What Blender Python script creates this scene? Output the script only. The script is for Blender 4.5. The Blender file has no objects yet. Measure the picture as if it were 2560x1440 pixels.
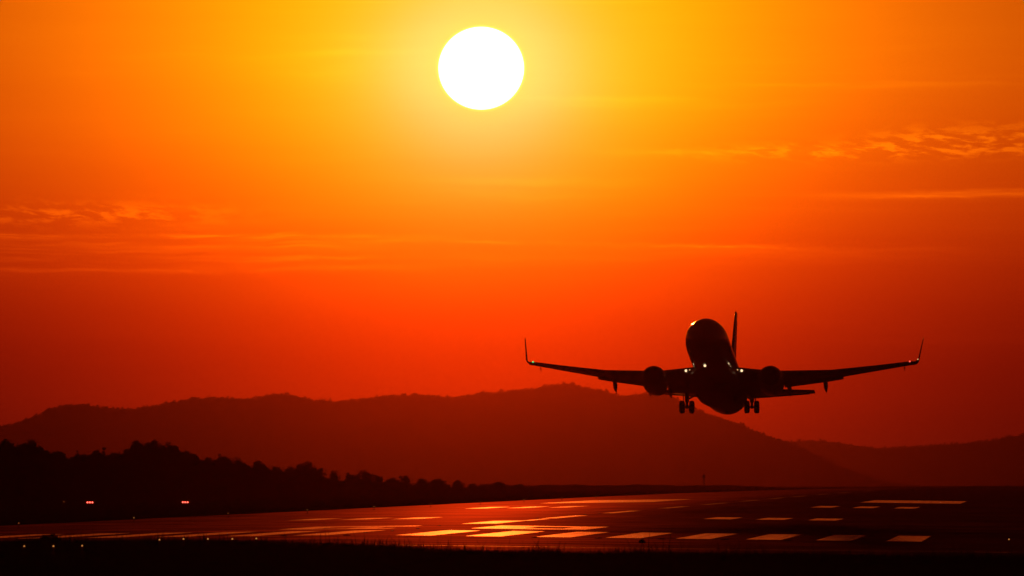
import bpy, math, random
import numpy as np
from mathutils import Vector, Matrix

# ------------------------------------------------------------------ camera, sky, sun, exposure
F = 23470.0                 # focal length in photograph pixels (2560 wide)
CAM_H = 2.6
HORIZON = 1212.0
scene = bpy.context.scene
COL = scene.collection

cam_data = bpy.data.cameras.new('camera')
cam_data.sensor_width = 36.0
cam_data.lens = 36.0 * F / 2560.0
cam_data.clip_start = 1.0
cam_data.clip_end = 40000.0
cam = bpy.data.objects.new('camera', cam_data)
COL.objects.link(cam)
cam.location = (0, 0, CAM_H)
cam.rotation_euler = (math.radians(90) + math.atan((HORIZON - 720) / F), 0, 0)
scene.camera = cam

SUN_AZ = math.atan((1203 - 1280) / F)
SUN_EL = math.atan((1212 - 170) / F)
sun_dir = Vector((math.sin(SUN_AZ) * math.cos(SUN_EL), math.cos(SUN_AZ) * math.cos(SUN_EL), math.sin(SUN_EL)))

vs = scene.view_settings
scene.display_settings.display_device = 'sRGB'
vs.view_transform = 'Standard'
vs.look = 'None'
vs.gamma = 1.0
vs.use_curve_mapping = False
vs.exposure = -3.0          # the photograph is exposed for the sun's disc
KEXP = 8.0                  # what exposure 0 would show, times this

world = bpy.data.worlds.new('World')
scene.world = world
world.use_nodes = True


class NT:
    """small helper for building node trees"""
    def __init__(self, tree):
        self.t = tree
        self.t.nodes.clear()

    def n(self, typ, **kw):
        nd = self.t.nodes.new(typ)
        for k, v in kw.items():
            setattr(nd, k, v)
        return nd

    def link(self, a, b):
        self.t.links.new(a, b)

    def put(self, sock, v):
        if hasattr(v, 'is_output'):
            self.link(v, sock)
        else:
            sock.default_value = v

    def m(self, op, a, b=None, c=None, clamp=False):
        nd = self.n('ShaderNodeMath', operation=op)
        nd.use_clamp = clamp
        self.put(nd.inputs[0], a)
        if b is not None:
            self.put(nd.inputs[1], b)
        if c is not None:
            self.put(nd.inputs[2], c)
        return nd.outputs[0]

    def vm(self, op, a, b=None):
        nd = self.n('ShaderNodeVectorMath', operation=op)
        self.put(nd.inputs[0], a)
        if b is not None:
            self.put(nd.inputs[1], b)
        return nd.outputs['Value'] if op in ('LENGTH', 'DOT_PRODUCT', 'DISTANCE') else nd.outputs[0]

    def xyz(self, x=0.0, y=0.0, z=0.0):
        nd = self.n('ShaderNodeCombineXYZ')
        for i, v in enumerate((x, y, z)):
            self.put(nd.inputs[i], v)
        return nd.outputs[0]

    def sep(self, v):
        nd = self.n('ShaderNodeSeparateXYZ')
        self.link(v, nd.inputs[0])
        return nd.outputs

    def noise(self, vec, scale=1.0, detail=3.0, rough=0.55, dist=0.0):
        nd = self.n('ShaderNodeTexNoise')
        self.put(nd.inputs['Vector'], vec)
        nd.inputs['Scale'].default_value = scale
        nd.inputs['Detail'].default_value = detail
        nd.inputs['Roughness'].default_value = rough
        nd.inputs['Distortion'].default_value = dist
        return nd.outputs['Fac']

    def rng(self, v, a, b, c=0.0, d=1.0, smooth=False):
        nd = self.n('ShaderNodeMapRange')
        nd.interpolation_type = 'SMOOTHSTEP' if smooth else 'LINEAR'
        self.put(nd.inputs[0], v)
        for i, q in enumerate((a, b, c, d)):
            nd.inputs[i + 1].default_value = q
        return nd.outputs[0]

    def mixc(self, fac, a, b):
        nd = self.n('ShaderNodeMix', data_type='RGBA')
        self.put(nd.inputs[0], fac)
        self.put(nd.inputs[6], a)
        self.put(nd.inputs[7], b)
        return nd.outputs[2]


def build_sky():
    w = NT(world.node_tree)
    d = w.n('ShaderNodeTexCoord').outputs['Generated']
    x, y, z = w.sep(d)
    DEG = 180 / math.pi
    el = w.m('MULTIPLY', w.m('ARCSINE', z), DEG)
    az = w.m('MULTIPLY', w.m('ARCTAN2', x, y), DEG)
    elp = w.m('MAXIMUM', el, 0.0)
    off = w.vm('SUBTRACT', d, tuple(sun_dir))
    rho = w.m('MULTIPLY', w.vm('LENGTH', off), DEG)            # angle from the sun, degrees

    # thin high cloud: flat streaks and small puffs of altocumulus, wider than tall
    warp = w.noise(w.xyz(w.m('MULTIPLY', az, 1.1), w.m('MULTIPLY', el, 2.0), 7.3), 1.0, 4, .6)
    elw = w.m('ADD', el, w.m('MULTIPLY', w.m('SUBTRACT', warp, 0.5), 0.10))
    streak = w.noise(w.xyz(w.m('MULTIPLY', az, 0.55), w.m('MULTIPLY', elw, 17.0), 1.7), 1.0, 5, .6, .1)
    thread = w.noise(w.xyz(w.m('MULTIPLY', az, 1.6), w.m('MULTIPLY', elw, 42.0), 12.4), 1.0, 4, .6, .1)
    puff = w.noise(w.xyz(w.m('ADD', w.m('MULTIPLY', az, 5.2), w.m('MULTIPLY', el, 5.0)), w.m('MULTIPLY', elw, 19.0), 3.1), 1.0, 5, .6, .2)
    broad = w.noise(w.xyz(w.m('MULTIPLY', az, 0.35), w.m('MULTIPLY', el, 2.6), 21.0), 1.0, 3, .5)

    fray = w.noise(w.xyz(w.m('MULTIPLY', az, 5.5), w.m('MULTIPLY', el, 16.0), 31.0), 1.0, 4, .65)
    elb = w.m('ADD', el, w.m('ADD', w.m('MULTIPLY', w.m('SUBTRACT', fray, .5), .045), w.m('MULTIPLY', w.m('SUBTRACT', warp, .5), .035)))

    def bank(az0, az1, soft, el0, sel, slope=0.0):
        win = w.m('MULTIPLY', w.rng(az, az0 - soft, az0 + soft, 0, 1, True), w.rng(az, az1 + soft, az1 - soft, 0, 1, True))
        de = w.m('DIVIDE', w.m('SUBTRACT', w.m('SUBTRACT', elb, el0), w.m('MULTIPLY', w.m('SUBTRACT', az, az0), slope)), sel)
        return w.m('MULTIPLY', win, w.m('EXPONENT', w.m('MULTIPLY', w.m('MULTIPLY', de, de), -1.0)))

    def total(*q):
        t = q[0]
        for k in q[1:]:
            t = w.m('ADD', t, k)
        return w.m('MINIMUM', t, 1.0)
    puffy = total(bank(1.5, 4.5, .8, 2.03, .050, .012), bank(2.3, 5.0, .5, 2.10, .075, .030),
                  w.m('MULTIPLY', bank(-5.0, -1.9, .6, 1.65, .065), 1.0))
    lines = total(bank(-6, -.7, .8, 1.530, .014, -.004), w.m('MULTIPLY', bank(-6, -1.0, .8, 1.47, .045), .75), bank(-2.9, -.9, .5, 1.362, .012, .012), w.m('MULTIPLY', bank(-6, -1.3, .7, 1.39, .05), .6),
                  w.m('MULTIPLY', bank(-6, -.7, .8, 1.290, .022, .006), .6), w.m('MULTIPLY', bank(-.9, 1.9, .6, 1.492, .012, -.016), .7), w.m('MULTIPLY', bank(-1.0, 1.6, .8, 1.36, .05), .25),
                  bank(2.2, 6, .5, 1.765, .028, .010), w.m('MULTIPLY', bank(.5, 3.0, .7, 1.42, .05), .35),
                  w.m('MULTIPLY', bank(.8, 2.4, .5, 2.03, .022, .006), .45))
    c_puff = w.m('MULTIPLY', w.rng(puff, .44, .60, 0, 1, True), puffy)
    c_line = w.m('MULTIPLY', w.m('ADD', w.rng(streak, .38, .60, .30, .85, True), w.rng(thread, .45, .66, -.1, .5, True)), lines)
    wisp = w.m('MULTIPLY', w.m('MULTIPLY', w.rng(streak, .50, .68, 0, .5, True), w.rng(broad, .50, .66, 0, 1, True)), w.rng(el, .5, 1.2, 0, 1))
    cloud = w.m('ADD', w.m('ADD', c_puff, w.m('MULTIPLY', c_line, .85)), w.m('MULTIPLY', wisp, .35))
    veil = w.m('ADD', w.m('MULTIPLY', w.m('SUBTRACT', broad, .5), .30), w.m('MULTIPLY', w.m('SUBTRACT', streak, .5), .10))
    cloud = w.m('ADD', cloud, veil)

    # light in the air: aureole round the sun, reddened towards the horizon
    B = [w.m('EXPONENT', w.m('DIVIDE', elp, -1.2)), w.m('EXPONENT', w.m('DIVIDE', elp, -4.0)),
         w.m('EXPONENT', w.m('DIVIDE', rho, -0.3)), w.m('EXPONENT', w.m('DIVIDE', rho, -3.0)),
         w.m('EXPONENT', w.m('MULTIPLY', w.m('MULTIPLY', rho, rho), -1 / 4.0)),
         w.m('EXPONENT', w.m('MULTIPLY', w.m('MULTIPLY', rho, rho), -1 / 25.0)),
         w.m('EXPONENT', w.m('MULTIPLY', w.m('MULTIPLY', rho, rho), -1.0)),
         w.m('EXPONENT', w.m('MULTIPLY', w.m('MULTIPLY', rho, rho), -1 / 10.24))]
    ra2 = w.m('ADD', w.m('POWER', w.m('MULTIPLY', w.m('SUBTRACT', az, SUN_AZ * DEG), .45), 2.0), w.m('POWER', w.m('SUBTRACT', elp, SUN_EL * DEG), 2.0))
    B += [w.m('EXPONENT', w.m('MULTIPLY', ra2, -1 / 2.56)), w.m('EXPONENT', w.m('MULTIPLY', ra2, -1 / 9.0)), w.m('EXPONENT', w.m('DIVIDE', elp, -.5))]
    above = w.m('DIVIDE', w.m('SUBTRACT', el, 3.1), .45)
    amber = w.m('EXPONENT', w.m('SUBTRACT', w.m('MULTIPLY', w.m('MULTIPLY', rho, rho), -.5), w.m('MULTIPLY', above, above)))   # trims green above the sun, turning the glow amber
    CO = SKY_COEF
    cl = (.40, .72, .5)
    chan = []
    for k in range(3):
        s = CO[k][0]
        for bb, cc in zip(B, CO[k][1:]):
            s = w.m('MULTIPLY_ADD', bb, cc, s)
        s = w.m('MULTIPLY_ADD', cloud, cl[k], s)
        if k == 1:
            s = w.m('MULTIPLY_ADD', amber, -.30, s)
        chan.append(w.m('EXPONENT', s))
    air = w.xyz(*chan)

    # the sun's disc, a little flattened by refraction
    ex, ey, ez = w.sep(off)
    rr = w.m('MULTIPLY', w.vm('LENGTH', w.xyz(ex, 0.0, w.m('MULTIPLY', ez, 217 / 209.5))), DEG)
    R0 = 107.0 / F * DEG
    disc = w.rng(rr, R0 * 1.012, R0 * .985, 0, 1, True)
    rim = w.rng(rr, R0 * 1.08, R0 * 1.0, 0, 1, True)
    tot = w.vm('ADD', air, w.vm('MULTIPLY', w.xyz(disc, disc, disc), (2.5, 2.0, 1.6)))
    tot = w.vm('ADD', tot, w.vm('MULTIPLY', w.xyz(rim, rim, rim), (.3, .22, .0)))
    tot = w.vm('MULTIPLY', tot, (KEXP, KEXP, KEXP))

    sky = w.n('ShaderNodeTexSky', sky_type='NISHITA')
    sky.sun_disc = False
    sky.sun_elevation = SUN_EL
    sky.sun_rotation = SUN_AZ
    sky.air_density = 2.0
    sky.dust_density = 4.0
    warm = w.vm('MULTIPLY', sky.outputs[0], (0.05, 0.006, 0.001))   # warm white balance of the shot, strength 0.05
    out = w.vm('ADD', tot, warm)
    bg = w.n('ShaderNodeBackground')
    w.link(out, bg.inputs['Color'])
    bg.inputs['Strength'].default_value = 1.0
    o = w.n('ShaderNodeOutputWorld')
    w.link(bg.outputs[0], o.inputs['Surface'])


SKY_COEF = ((-3.985, -7.499, 4.681, 1.92, 0.272, 0.029, -0.347, -0.152, 2.075, -1.531, 2.574, 2.983),
            (-6.466, -13.144, 5.312, 0.819, -0.728, 1.274, -2.5, -0.149, 2.942, -1.682, 5.514, 7.571),
            (-7.102, -1.533, 0.723, -3.987, 3.315, -4.674, 8.028, 7.644, -3.26, 6.088, -9.786, 0.394))
build_sky()
world.cycles.sampling_method = 'NONE'      # the sky is smooth; the sun lamp carries the direct light

sun_data = bpy.data.lights.new('sun', 'SUN')
sun_data.energy = 5.0
sun_data.angle = math.radians(0.53)
sun_data.color = (1.0, 0.11, 0.010)
sun = bpy.data.objects.new('sun', sun_data)
COL.objects.link(sun)
sun.rotation_euler = sun_dir.to_track_quat('Z', 'Y').to_euler()
sun.location = (0, 0, 300)

scene.render.engine = 'CYCLES'
scene.cycles.use_denoising = True
scene.cycles.denoising_input_passes = 'RGB'
scene.cycles.max_bounces = 6
scene.cycles.volume_bounces = 0
scene.cycles.sample_clamp_indirect = 4.0

rng = np.random.default_rng(7)


# ------------------------------------------------------------------ materials
def mat(name, base, rough=.6, spec=.5, metal=0.0, coat=0.0):
    m = bpy.data.materials.new(name)
    m.use_nodes = True
    w = NT(m.node_tree)
    p = w.n('ShaderNodeBsdfPrincipled')
    o = w.n('ShaderNodeOutputMaterial')
    w.link(p.outputs[0], o.inputs['Surface'])
    p.inputs['Base Color'].default_value = (*base, 1)
    p.inputs['Roughness'].default_value = rough
    p.inputs['Specular IOR Level'].default_value = spec
    p.inputs['Metallic'].default_value = metal
    p.inputs['Coat Weight'].default_value = coat
    return m, w, p


def varied(name, a, b, scale, r0, r1, spec=.5, metal=0.0, coat=0.0, bump=0.0, stretch=(1, 1, 1)):
    """base colour and roughness broken up by noise in object space"""
    m, w, p = mat(name, a, r0, spec, metal, coat)
    oc = w.n('ShaderNodeTexCoord').outputs['Object']
    v = w.vm('MULTIPLY', oc, stretch)
    f = w.noise(v, scale, 4, .6)
    w.link(w.mixc(w.rng(f, .35, .65), (*a, 1), (*b, 1)), p.inputs['Base Color'])
    g = w.noise(v, scale * 2.3, 3, .6)
    w.link(w.rng(g, .3, .7, r0, r1), p.inputs['Roughness'])
    if bump:
        bn = w.n('ShaderNodeBump')
        bn.inputs['Strength'].default_value = 1.0
        bn.inputs['Distance'].default_value = bump
        w.link(f, bn.inputs['Height'])
        w.link(bn.outputs[0], p.inputs['Normal'])
    return m


def glow(name, col, strength):
    m = bpy.data.materials.new(name)
    m.use_nodes = True
    w = NT(m.node_tree)
    e = w.n('ShaderNodeEmission')
    e.inputs['Color'].default_value = (*col, 1)
    e.inputs['Strength'].default_value = strength
    o = w.n('ShaderNodeOutputMaterial')
    w.link(e.outputs[0], o.inputs['Surface'])
    return m


ALPHA = math.atan(0.0560)          # runway heading, to the right of the view axis
CA, SA = math.cos(ALPHA), math.sin(ALPHA)
RX0, RY0 = -7.82, 488.0            # threshold, centre of the runway


def runway_uv(w):
    """metres across and along the runway, from world position"""
    pos = w.n('ShaderNodeNewGeometry').outputs['Position']
    x, y, z = w.sep(pos)
    dx = w.m('SUBTRACT', x, RX0)
    dy = w.m('SUBTRACT', y, RY0)
    u = w.m('SUBTRACT', w.m('MULTIPLY', dx, CA), w.m('MULTIPLY', dy, SA))
    v = w.m('ADD', w.m('MULTIPLY', dx, SA), w.m('MULTIPLY', dy, CA))
    return u, v


def make_asphalt():
    m, w, p = mat('asphalt', (.045, .043, .042), .6, .5)
    u, v = runway_uv(w)
    big = w.noise(w.xyz(w.m('MULTIPLY', u, .03), w.m('MULTIPLY', v, .035), 0.0), 1.0, 5, .62, .4)
    mid = w.noise(w.xyz(w.m('MULTIPLY', u, .22), w.m('MULTIPLY', v, .10), 4.0), 1.0, 5, .65)
    fine = w.noise(w.xyz(w.m('MULTIPLY', u, 9.0), w.m('MULTIPLY', v, 9.0), 9.0), 1.0, 2, .6)
    rub = w.m('EXPONENT', w.m('MULTIPLY', w.m('MULTIPLY', u, u), -1 / 90.0))
    lane = w.noise(w.xyz(w.m('MULTIPLY', u, 1.4), w.m('MULTIPLY', v, .004), 2.0), 1.0, 3, .6)
    rubber = w.m('MULTIPLY', w.m('MULTIPLY', rub, w.rng(v, 60, 300)), w.rng(lane, .35, .65))
    c = w.mixc(w.rng(big, .35, .65), (.038, .036, .036, 1), (.060, .056, .053, 1))
    c = w.mixc(w.m('MULTIPLY', rubber, .6), c, (.018, .018, .018, 1))
    r = w.m('ADD', w.rng(big, .3, .7, -.07, .07), w.rng(mid, .3, .7, -.06, .06))
    g = w.n('ShaderNodeBsdfAnisotropic')                     # the polished share: bitumen film, its reflection tinted red to deepen the sun glow
    g.inputs['Color'].default_value = (.95, .34, .24, 1)
    w.link(w.m('ADD', r, ROUGH_ASPHALT), g.inputs['Roughness'])
    dusty = w.n('ShaderNodeBsdfDiffuse')
    w.link(c, dusty.inputs['Color'])
    mix = w.n('ShaderNodeMixShader')
    gloss_streak = w.noise(w.xyz(w.m('MULTIPLY', u, .045), w.m('MULTIPLY', v, .16), 14.0), 1.0, 6, .68, .3)  # random streaks of more and less gloss, breaking up the glare
    pol = w.m('MULTIPLY', w.rng(mid, .34, .66, .45, 1.3), w.rng(big, .35, .65, .6, 1.25))
    pol = w.m('MULTIPLY', pol, w.rng(gloss_streak, .36, .64, .35, 1.6))
    pol = w.m('MULTIPLY', pol, w.m('SUBTRACT', 1.0, w.m('MULTIPLY', rubber, .45)))
    pol = w.m('MULTIPLY', pol, w.rng(u, -10, 9, 1.25, .48, True))     # gloss share drops to the right so the sun glow leans left
    w.link(w.m('MULTIPLY', pol, POLISH, clamp=True), mix.inputs[0])
    w.link(dusty.outputs[0], mix.inputs[1])
    w.link(g.outputs[0], mix.inputs[2])
    w.t.nodes.remove(p)
    out = [n_ for n_ in w.t.nodes if n_.type == 'OUTPUT_MATERIAL'][0]
    w.link(mix.outputs[0], out.inputs['Surface'])
    bn = w.n('ShaderNodeBump')
    bn.inputs['Strength'].default_value = 1.0
    bn.inputs['Distance'].default_value = .002
    w.link(fine, bn.inputs['Height'])
    w.link(bn.outputs[0], g.inputs['Normal'])
    return m


def make_paint():
    m, w, p = mat('marking_paint', (.78, .76, .70), .45, .5)
    u, v = runway_uv(w)
    lines = w.noise(w.xyz(w.m('MULTIPLY', u, 5.5), w.m('MULTIPLY', v, .02), 0.0), 1.0, 3, .6)
    wear = w.noise(w.xyz(w.m('MULTIPLY', u, 1.1), w.m('MULTIPLY', v, .35), 5.0), 1.0, 4, .7)
    c = w.mixc(w.rng(lines, .36, .52), (.34, .31, .28, 1), (.80, .77, .70, 1))
    c = w.mixc(w.rng(wear, .54, .72), c, (.46, .43, .38, 1))
    w.link(c, p.inputs['Base Color'])
    w.link(w.rng(wear, .3, .7, .70, .80), p.inputs['Roughness'])
    p.inputs['Coat Weight'].default_value = 1.0
    p.inputs['Coat Roughness'].default_value = .39
    p.inputs['Specular IOR Level'].default_value = 1.0
    bare = w.n('ShaderNodeBsdfDiffuse')
    bare.inputs['Color'].default_value = (.06, .055, .05, 1)
    chip = w.noise(w.xyz(w.m('MULTIPLY', u, 2.6), w.m('MULTIPLY', v, .22), 8.0), 1.0, 6, .72)
    mx = w.n('ShaderNodeMixShader')
    scuff = w.m('MULTIPLY', w.m('EXPONENT', w.m('MULTIPLY', w.m('MULTIPLY', u, u), -1 / 80.0)), w.rng(v, 230, 520, 0, .62))
    w.link(w.m('ADD', scuff, w.m('ADD', w.rng(chip, .55, .68, 0, .75), w.rng(lines, .44, .36, 0, .45)), clamp=True), mx.inputs[0])
    w.link(p.outputs[0], mx.inputs[1])
    w.link(bare.outputs[0], mx.inputs[2])
    out = [n_ for n_ in w.t.nodes if n_.type == 'OUTPUT_MATERIAL'][0]
    w.link(mx.outputs[0], out.inputs['Surface'])
    p.inputs['Sheen Weight'].default_value = .9       # glass beads in the paint
    p.inputs['Sheen Roughness'].default_value = .45
    p.inputs['Sheen Tint'].default_value = (1, .95, .85, 1)
    return m


ROUGH_ASPHALT = .525
POLISH = .19
M = {}
M['asphalt'] = make_asphalt()
M['paint'] = make_paint()
M['soil'] = varied('dry_grass_ground', (.030, .036, .014), (.050, .045, .020), .08, .9, 1.0, 0.0)
M['blade'] = varied('grass_blade', (.035, .045, .015), (.070, .060, .025), .4, .8, .95, .1)
M['leaf'] = varied('leaf', (.030, .046, .016), (.060, .075, .028), .6, .95, 1.0, 0.0)
M['bark'] = varied('bark', (.060, .045, .032), (.100, .080, .060), 3.0, .85, .95, .1)
M['hill'] = varied('wooded_hillside', (.028, .040, .016), (.050, .055, .024), .012, .9, 1.0, 0.0)
M['skin'] = varied('aircraft_paint', (.15, .14, .135), (.18, .17, .165), .7, .11, .16, .6, 0, .6)
M['wingmetal'] = varied('wing_grey_paint', (.18, .18, .185), (.22, .22, .22), .6, .32, .45, .5)
M['nacelle'] = varied('nacelle_paint', (.20, .20, .205), (.24, .24, .24), .8, .11, .17, .6, 0, .6)
M['lip'] = varied('polished_lip', (.55, .55, .56), (.62, .62, .62), 2.0, .18, .28, .5, 1.0)
M['dark'] = varied('dark_metal', (.030, .030, .032), (.050, .050, .050), 3.0, .5, .65, .3)
M['strut'] = varied('gear_metal', (.20, .20, .21), (.30, .30, .30), 4.0, .35, .5, .5, .3)
M['tyre'] = varied('tyre_rubber', (.016, .016, .017), (.026, .026, .026), 6.0, .75, .9, .25)
M['glass'] = varied('cockpit_glass', (.010, .011, .013), (.014, .015, .016), 1.0, .06, .10, .6)
M['lamp'] = glow('landing_lamp', (1.0, .66, .36), 12)
M['lamp_small'] = glow('small_lamp', (1.0, .50, .20), 8)
M['nav_green'] = glow('green_lamp', (.05, 1.0, .25), 9)
M['nav_red'] = glow('red_lamp', (1.0, .08, .05), 16)
M['papi'] = glow('slope_lamp', (1.0, .09, .06), 34)
M['amber'] = glow('amber_lamp', (1.0, .36, .08), 3.5)
M['amber_dim'] = glow('amber_lamp_dim', (1.0, .20, .04), 2.5)
M['lens'] = varied('frosted_lens', (.55, .50, .45), (.62, .58, .52), 8.0, .15, .25, .7)
M['fixture'] = varied('fixture_yellow', (.36, .22, .03), (.42, .26, .04), 5.0, .5, .65, .4)
M['cabinet'] = varied('cabinet_paint', (.08, .075, .065), (.11, .10, .085), 2.0, .6, .75, .3)


# ------------------------------------------------------------------ mesh helpers
def link(o, parent=None):
    COL.objects.link(o)
    if parent is not None:
        o.parent = parent
    return o


def build(name, verts, faces, material, parent=None, smooth=True, loc=None):
    me = bpy.data.meshes.new(name)
    me.from_pydata([tuple(map(float, v)) for v in verts], [], [tuple(int(i) for i in f) for f in faces])
    me.materials.append(material)
    if smooth:
        me.polygons.foreach_set('use_smooth', [True] * len(me.polygons))
    me.update()
    o = bpy.data.objects.new(name, me)
    if loc is not None:
        o.location = loc
    return link(o, parent)


def build_np(name, verts, quads, material, parent=None, smooth=False, loc=None):
    verts = np.asarray(verts, np.float32)
    quads = np.asarray(quads, np.int32)
    me = bpy.data.meshes.new(name)
    k = quads.shape[1]
    me.vertices.add(len(verts))
    me.vertices.foreach_set('co', verts.ravel())
    me.loops.add(quads.size)
    me.loops.foreach_set('vertex_index', quads.ravel())
    me.polygons.add(len(quads))
    me.polygons.foreach_set('loop_start', np.arange(0, quads.size, k, dtype=np.int32))
    me.polygons.foreach_set('loop_total', np.full(len(quads), k, np.int32))
    if smooth:
        me.polygons.foreach_set('use_smooth', np.ones(len(quads), bool))
    me.materials.append(material)
    me.update(calc_edges=True)
    me.validate()
    o = bpy.data.objects.new(name, me)
    if loc is not None:
        o.location = loc
    return link(o, parent)


class MB:
    """collects shapes for one mesh"""
    def __init__(self):
        self.v, self.f = [], []

    def add(self, v, f):
        b = len(self.v)
        self.v += [tuple(p) for p in v]
        self.f += [tuple(i + b for i in q) for q in f]
        return self

    def box(self, c, s, rot=None):
        hx, hy, hz = s[0] / 2, s[1] / 2, s[2] / 2
        pts = [Vector((sx * hx, sy * hy, sz * hz)) for sx in (-1, 1) for sy in (-1, 1) for sz in (-1, 1)]
        if rot is not None:
            pts = [rot @ p for p in pts]
        pts = [p + Vector(c) for p in pts]
        return self.add(pts, [(0, 1, 3, 2), (4, 6, 7, 5), (0, 4, 5, 1), (2, 3, 7, 6), (0, 2, 6, 4), (1, 5, 7, 3)])

    def tube(self, pts, radii, n=8, cap=True):
        pts = [Vector(p) for p in pts]
        rings = []
        for i, p in enumerate(pts):
            d = (pts[min(i + 1, len(pts) - 1)] - pts[max(i - 1, 0)])
            d = d.normalized() if d.length > 1e-9 else Vector((0, 0, 1))
            a = d.orthogonal().normalized() if abs(d.z) > .99 else d.cross(Vector((0, 0, 1))).normalized()
            b = d.cross(a)
            rings.append([p + (a * math.cos(t) + b * math.sin(t)) * radii[i] for t in [2 * math.pi * k / n for k in range(n)]])
        v = [q for r in rings for q in r]
        f = []
        for i in range(len(rings) - 1):
            for k in range(n):
                f.append((i * n + k, i * n + (k + 1) % n, (i + 1) * n + (k + 1) % n, (i + 1) * n + k))
        if cap:
            f.append(tuple(range(n))[::-1])
            f.append(tuple(range((len(rings) - 1) * n, len(rings) * n)))
        return self.add(v, f)

    def lathe(self, prof, c=(0, 0, 0), axis='z', n=16):
        """prof: list of (radius, height)"""
        v, f = [], []
        for r, h in prof:
            for k in range(n):
                t = 2 * math.pi * k / n
                a, b = r * math.cos(t), r * math.sin(t)
                p = {'z': (a, b, h), 'y': (a, h, b), 'x': (h, a, b)}[axis]
                v.append((p[0] + c[0], p[1] + c[1], p[2] + c[2]))
        for i in range(len(prof) - 1):
            for k in range(n):
                f.append((i * n + k, i * n + (k + 1) % n, (i + 1) * n + (k + 1) % n, (i + 1) * n + k))
        f.append(tuple(range(n))[::-1])
        f.append(tuple(range((len(prof) - 1) * n, len(prof) * n)))
        return self.add(v, f)

    def ball(self, c, r, n=12, m=8, sc=(1, 1, 1)):
        prof = [(max(1e-4, math.sin(math.pi * i / m)) , -math.cos(math.pi * i / m)) for i in range(m + 1)]
        v, f = [], []
        for q, h in prof:
            for k in range(n):
                t = 2 * math.pi * k / n
                v.append((c[0] + r * sc[0] * q * math.cos(t), c[1] + r * sc[1] * q * math.sin(t), c[2] + r * sc[2] * h))
        for i in range(m):
            for k in range(n):
                f.append((i * n + k, i * n + (k + 1) % n, (i + 1) * n + (k + 1) % n, (i + 1) * n + k))
        return self.add(v, f)

    def loft(self, rings, cap=True):
        n = len(rings[0])
        v = [p for r in rings for p in r]
        f = []
        for i in range(len(rings) - 1):
            for k in range(n):
                f.append((i * n + k, i * n + (k + 1) % n, (i + 1) * n + (k + 1) % n, (i + 1) * n + k))
        if cap:
            f.append(tuple(range(n))[::-1])
            f.append(tuple(range((len(rings) - 1) * n, len(rings) * n)))
        return self.add(v, f)

    def build(self, name, material, parent=None, smooth=True, loc=None):
        return build(name, self.v, self.f, material, parent, smooth, loc)


def empty(name, loc=(0, 0, 0)):
    o = bpy.data.objects.new(name, None)
    o.location = loc
    o.empty_display_size = .5
    return link(o)


def tag(o, label=None, cat=None, group=None, kind=None):
    for k, v in (('label', label), ('category', cat), ('group', group), ('kind', kind)):
        if v:
            o[k] = v
    return o


def copy_tree(o, parent=None):
    c = o.copy()
    COL.objects.link(c)
    c.parent = parent
    for ch in list(o.children):
        copy_tree(ch, c)
    return c


ORD = ['first', 'second', 'third', 'fourth', 'fifth', 'sixth', 'seventh', 'eighth', 'ninth', 'tenth', 'eleventh', 'twelfth',
       'thirteenth', 'fourteenth', 'fifteenth', 'sixteenth', 'seventeenth', 'eighteenth', 'nineteenth', 'twentieth',
       'twenty-first', 'twenty-second', 'twenty-third', 'twenty-fourth', 'twenty-fifth', 'twenty-sixth', 'twenty-seventh',
       'twenty-eighth', 'twenty-ninth', 'thirtieth', 'thirty-first', 'thirty-second', 'thirty-third', 'thirty-fourth', 'thirty-fifth', 'thirty-sixth']

# ------------------------------------------------------------------ ground and runway
V_KN = [-800, 1000, 1400, 1900, 2600, 19600]
V_RZ = [-.8, 1.0, 1.32, 1.52, 1.62, 1.62]
U_KN = [0, 30, 37, 60, 3000]
U_CZ = [0, -.36, -.43, -.55, -.55]


def gz(u, v):
    return np.interp(v, V_KN, V_RZ) + np.interp(np.abs(u), U_KN, U_CZ)


def to_world(u, v):
    return RX0 + u * CA + v * SA, RY0 - u * SA + v * CA


def to_uv(x, y):
    dx, dy = x - RX0, y - RY0
    return dx * CA - dy * SA, dx * SA + dy * CA


def ground_at(x, y):
    return float(gz(*to_uv(x, y)))


def from_pixel(px, py, lift=0.0):
    """the spot on the ground seen at this pixel of the photograph"""
    dx, dz = (px - 1280) / F, (py - HORIZON) / F
    a, b = 150.0, 9000.0
    for _ in range(60):
        d = (a + b) / 2
        if CAM_H - dz * d > ground_at(dx * d, d) + lift:
            a = d
        else:
            b = d
    d = (a + b) / 2
    return dx * d, d


def sheet(name, us, vs, lift, material, parent=None, kind=None):
    us, vs = np.array(us, float), np.array(vs, float)
    U, V = np.meshgrid(us, vs)
    X, Y = to_world(U, V)
    Z = gz(U, V) + lift
    verts = np.stack([X.ravel(), Y.ravel(), Z.ravel()], 1)
    n, m = len(us), len(vs)
    idx = np.arange(n * m).reshape(m, n)
    q = np.stack([idx[:-1, :-1], idx[:-1, 1:], idx[1:, 1:], idx[1:, :-1]], -1).reshape(-1, 4)
    o = build_np(name, verts, q, material, parent)
    if kind:
        o['kind'] = kind
    return o


UL = [-3000, -1500, -700, -350, -180, -100, -60, -37, -30, -15, 0, 15, 30, 37, 60, 100, 180, 350, 700, 1500, 3000]
VL = sorted(set([-800, -600, -400, -300, -200, -100, -50, 0] + list(range(100, 2700, 100)) + [1000, 1400, 1900, 2600, 3000, 3600, 4500, 6000, 8000, 10000, 13000, 16000, 19600]))
ground = sheet('ground', UL, VL, 0.0, M['soil'], kind='structure')
runway = sheet('runway', [-37, -30, -20, -10, 0, 10, 20, 30, 37], [-95, -50] + [v for v in VL if 0 <= v <= 3000], .004, M['asphalt'], kind='structure')
tag(runway, 'dark asphalt runway glowing red under the low sun')



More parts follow.
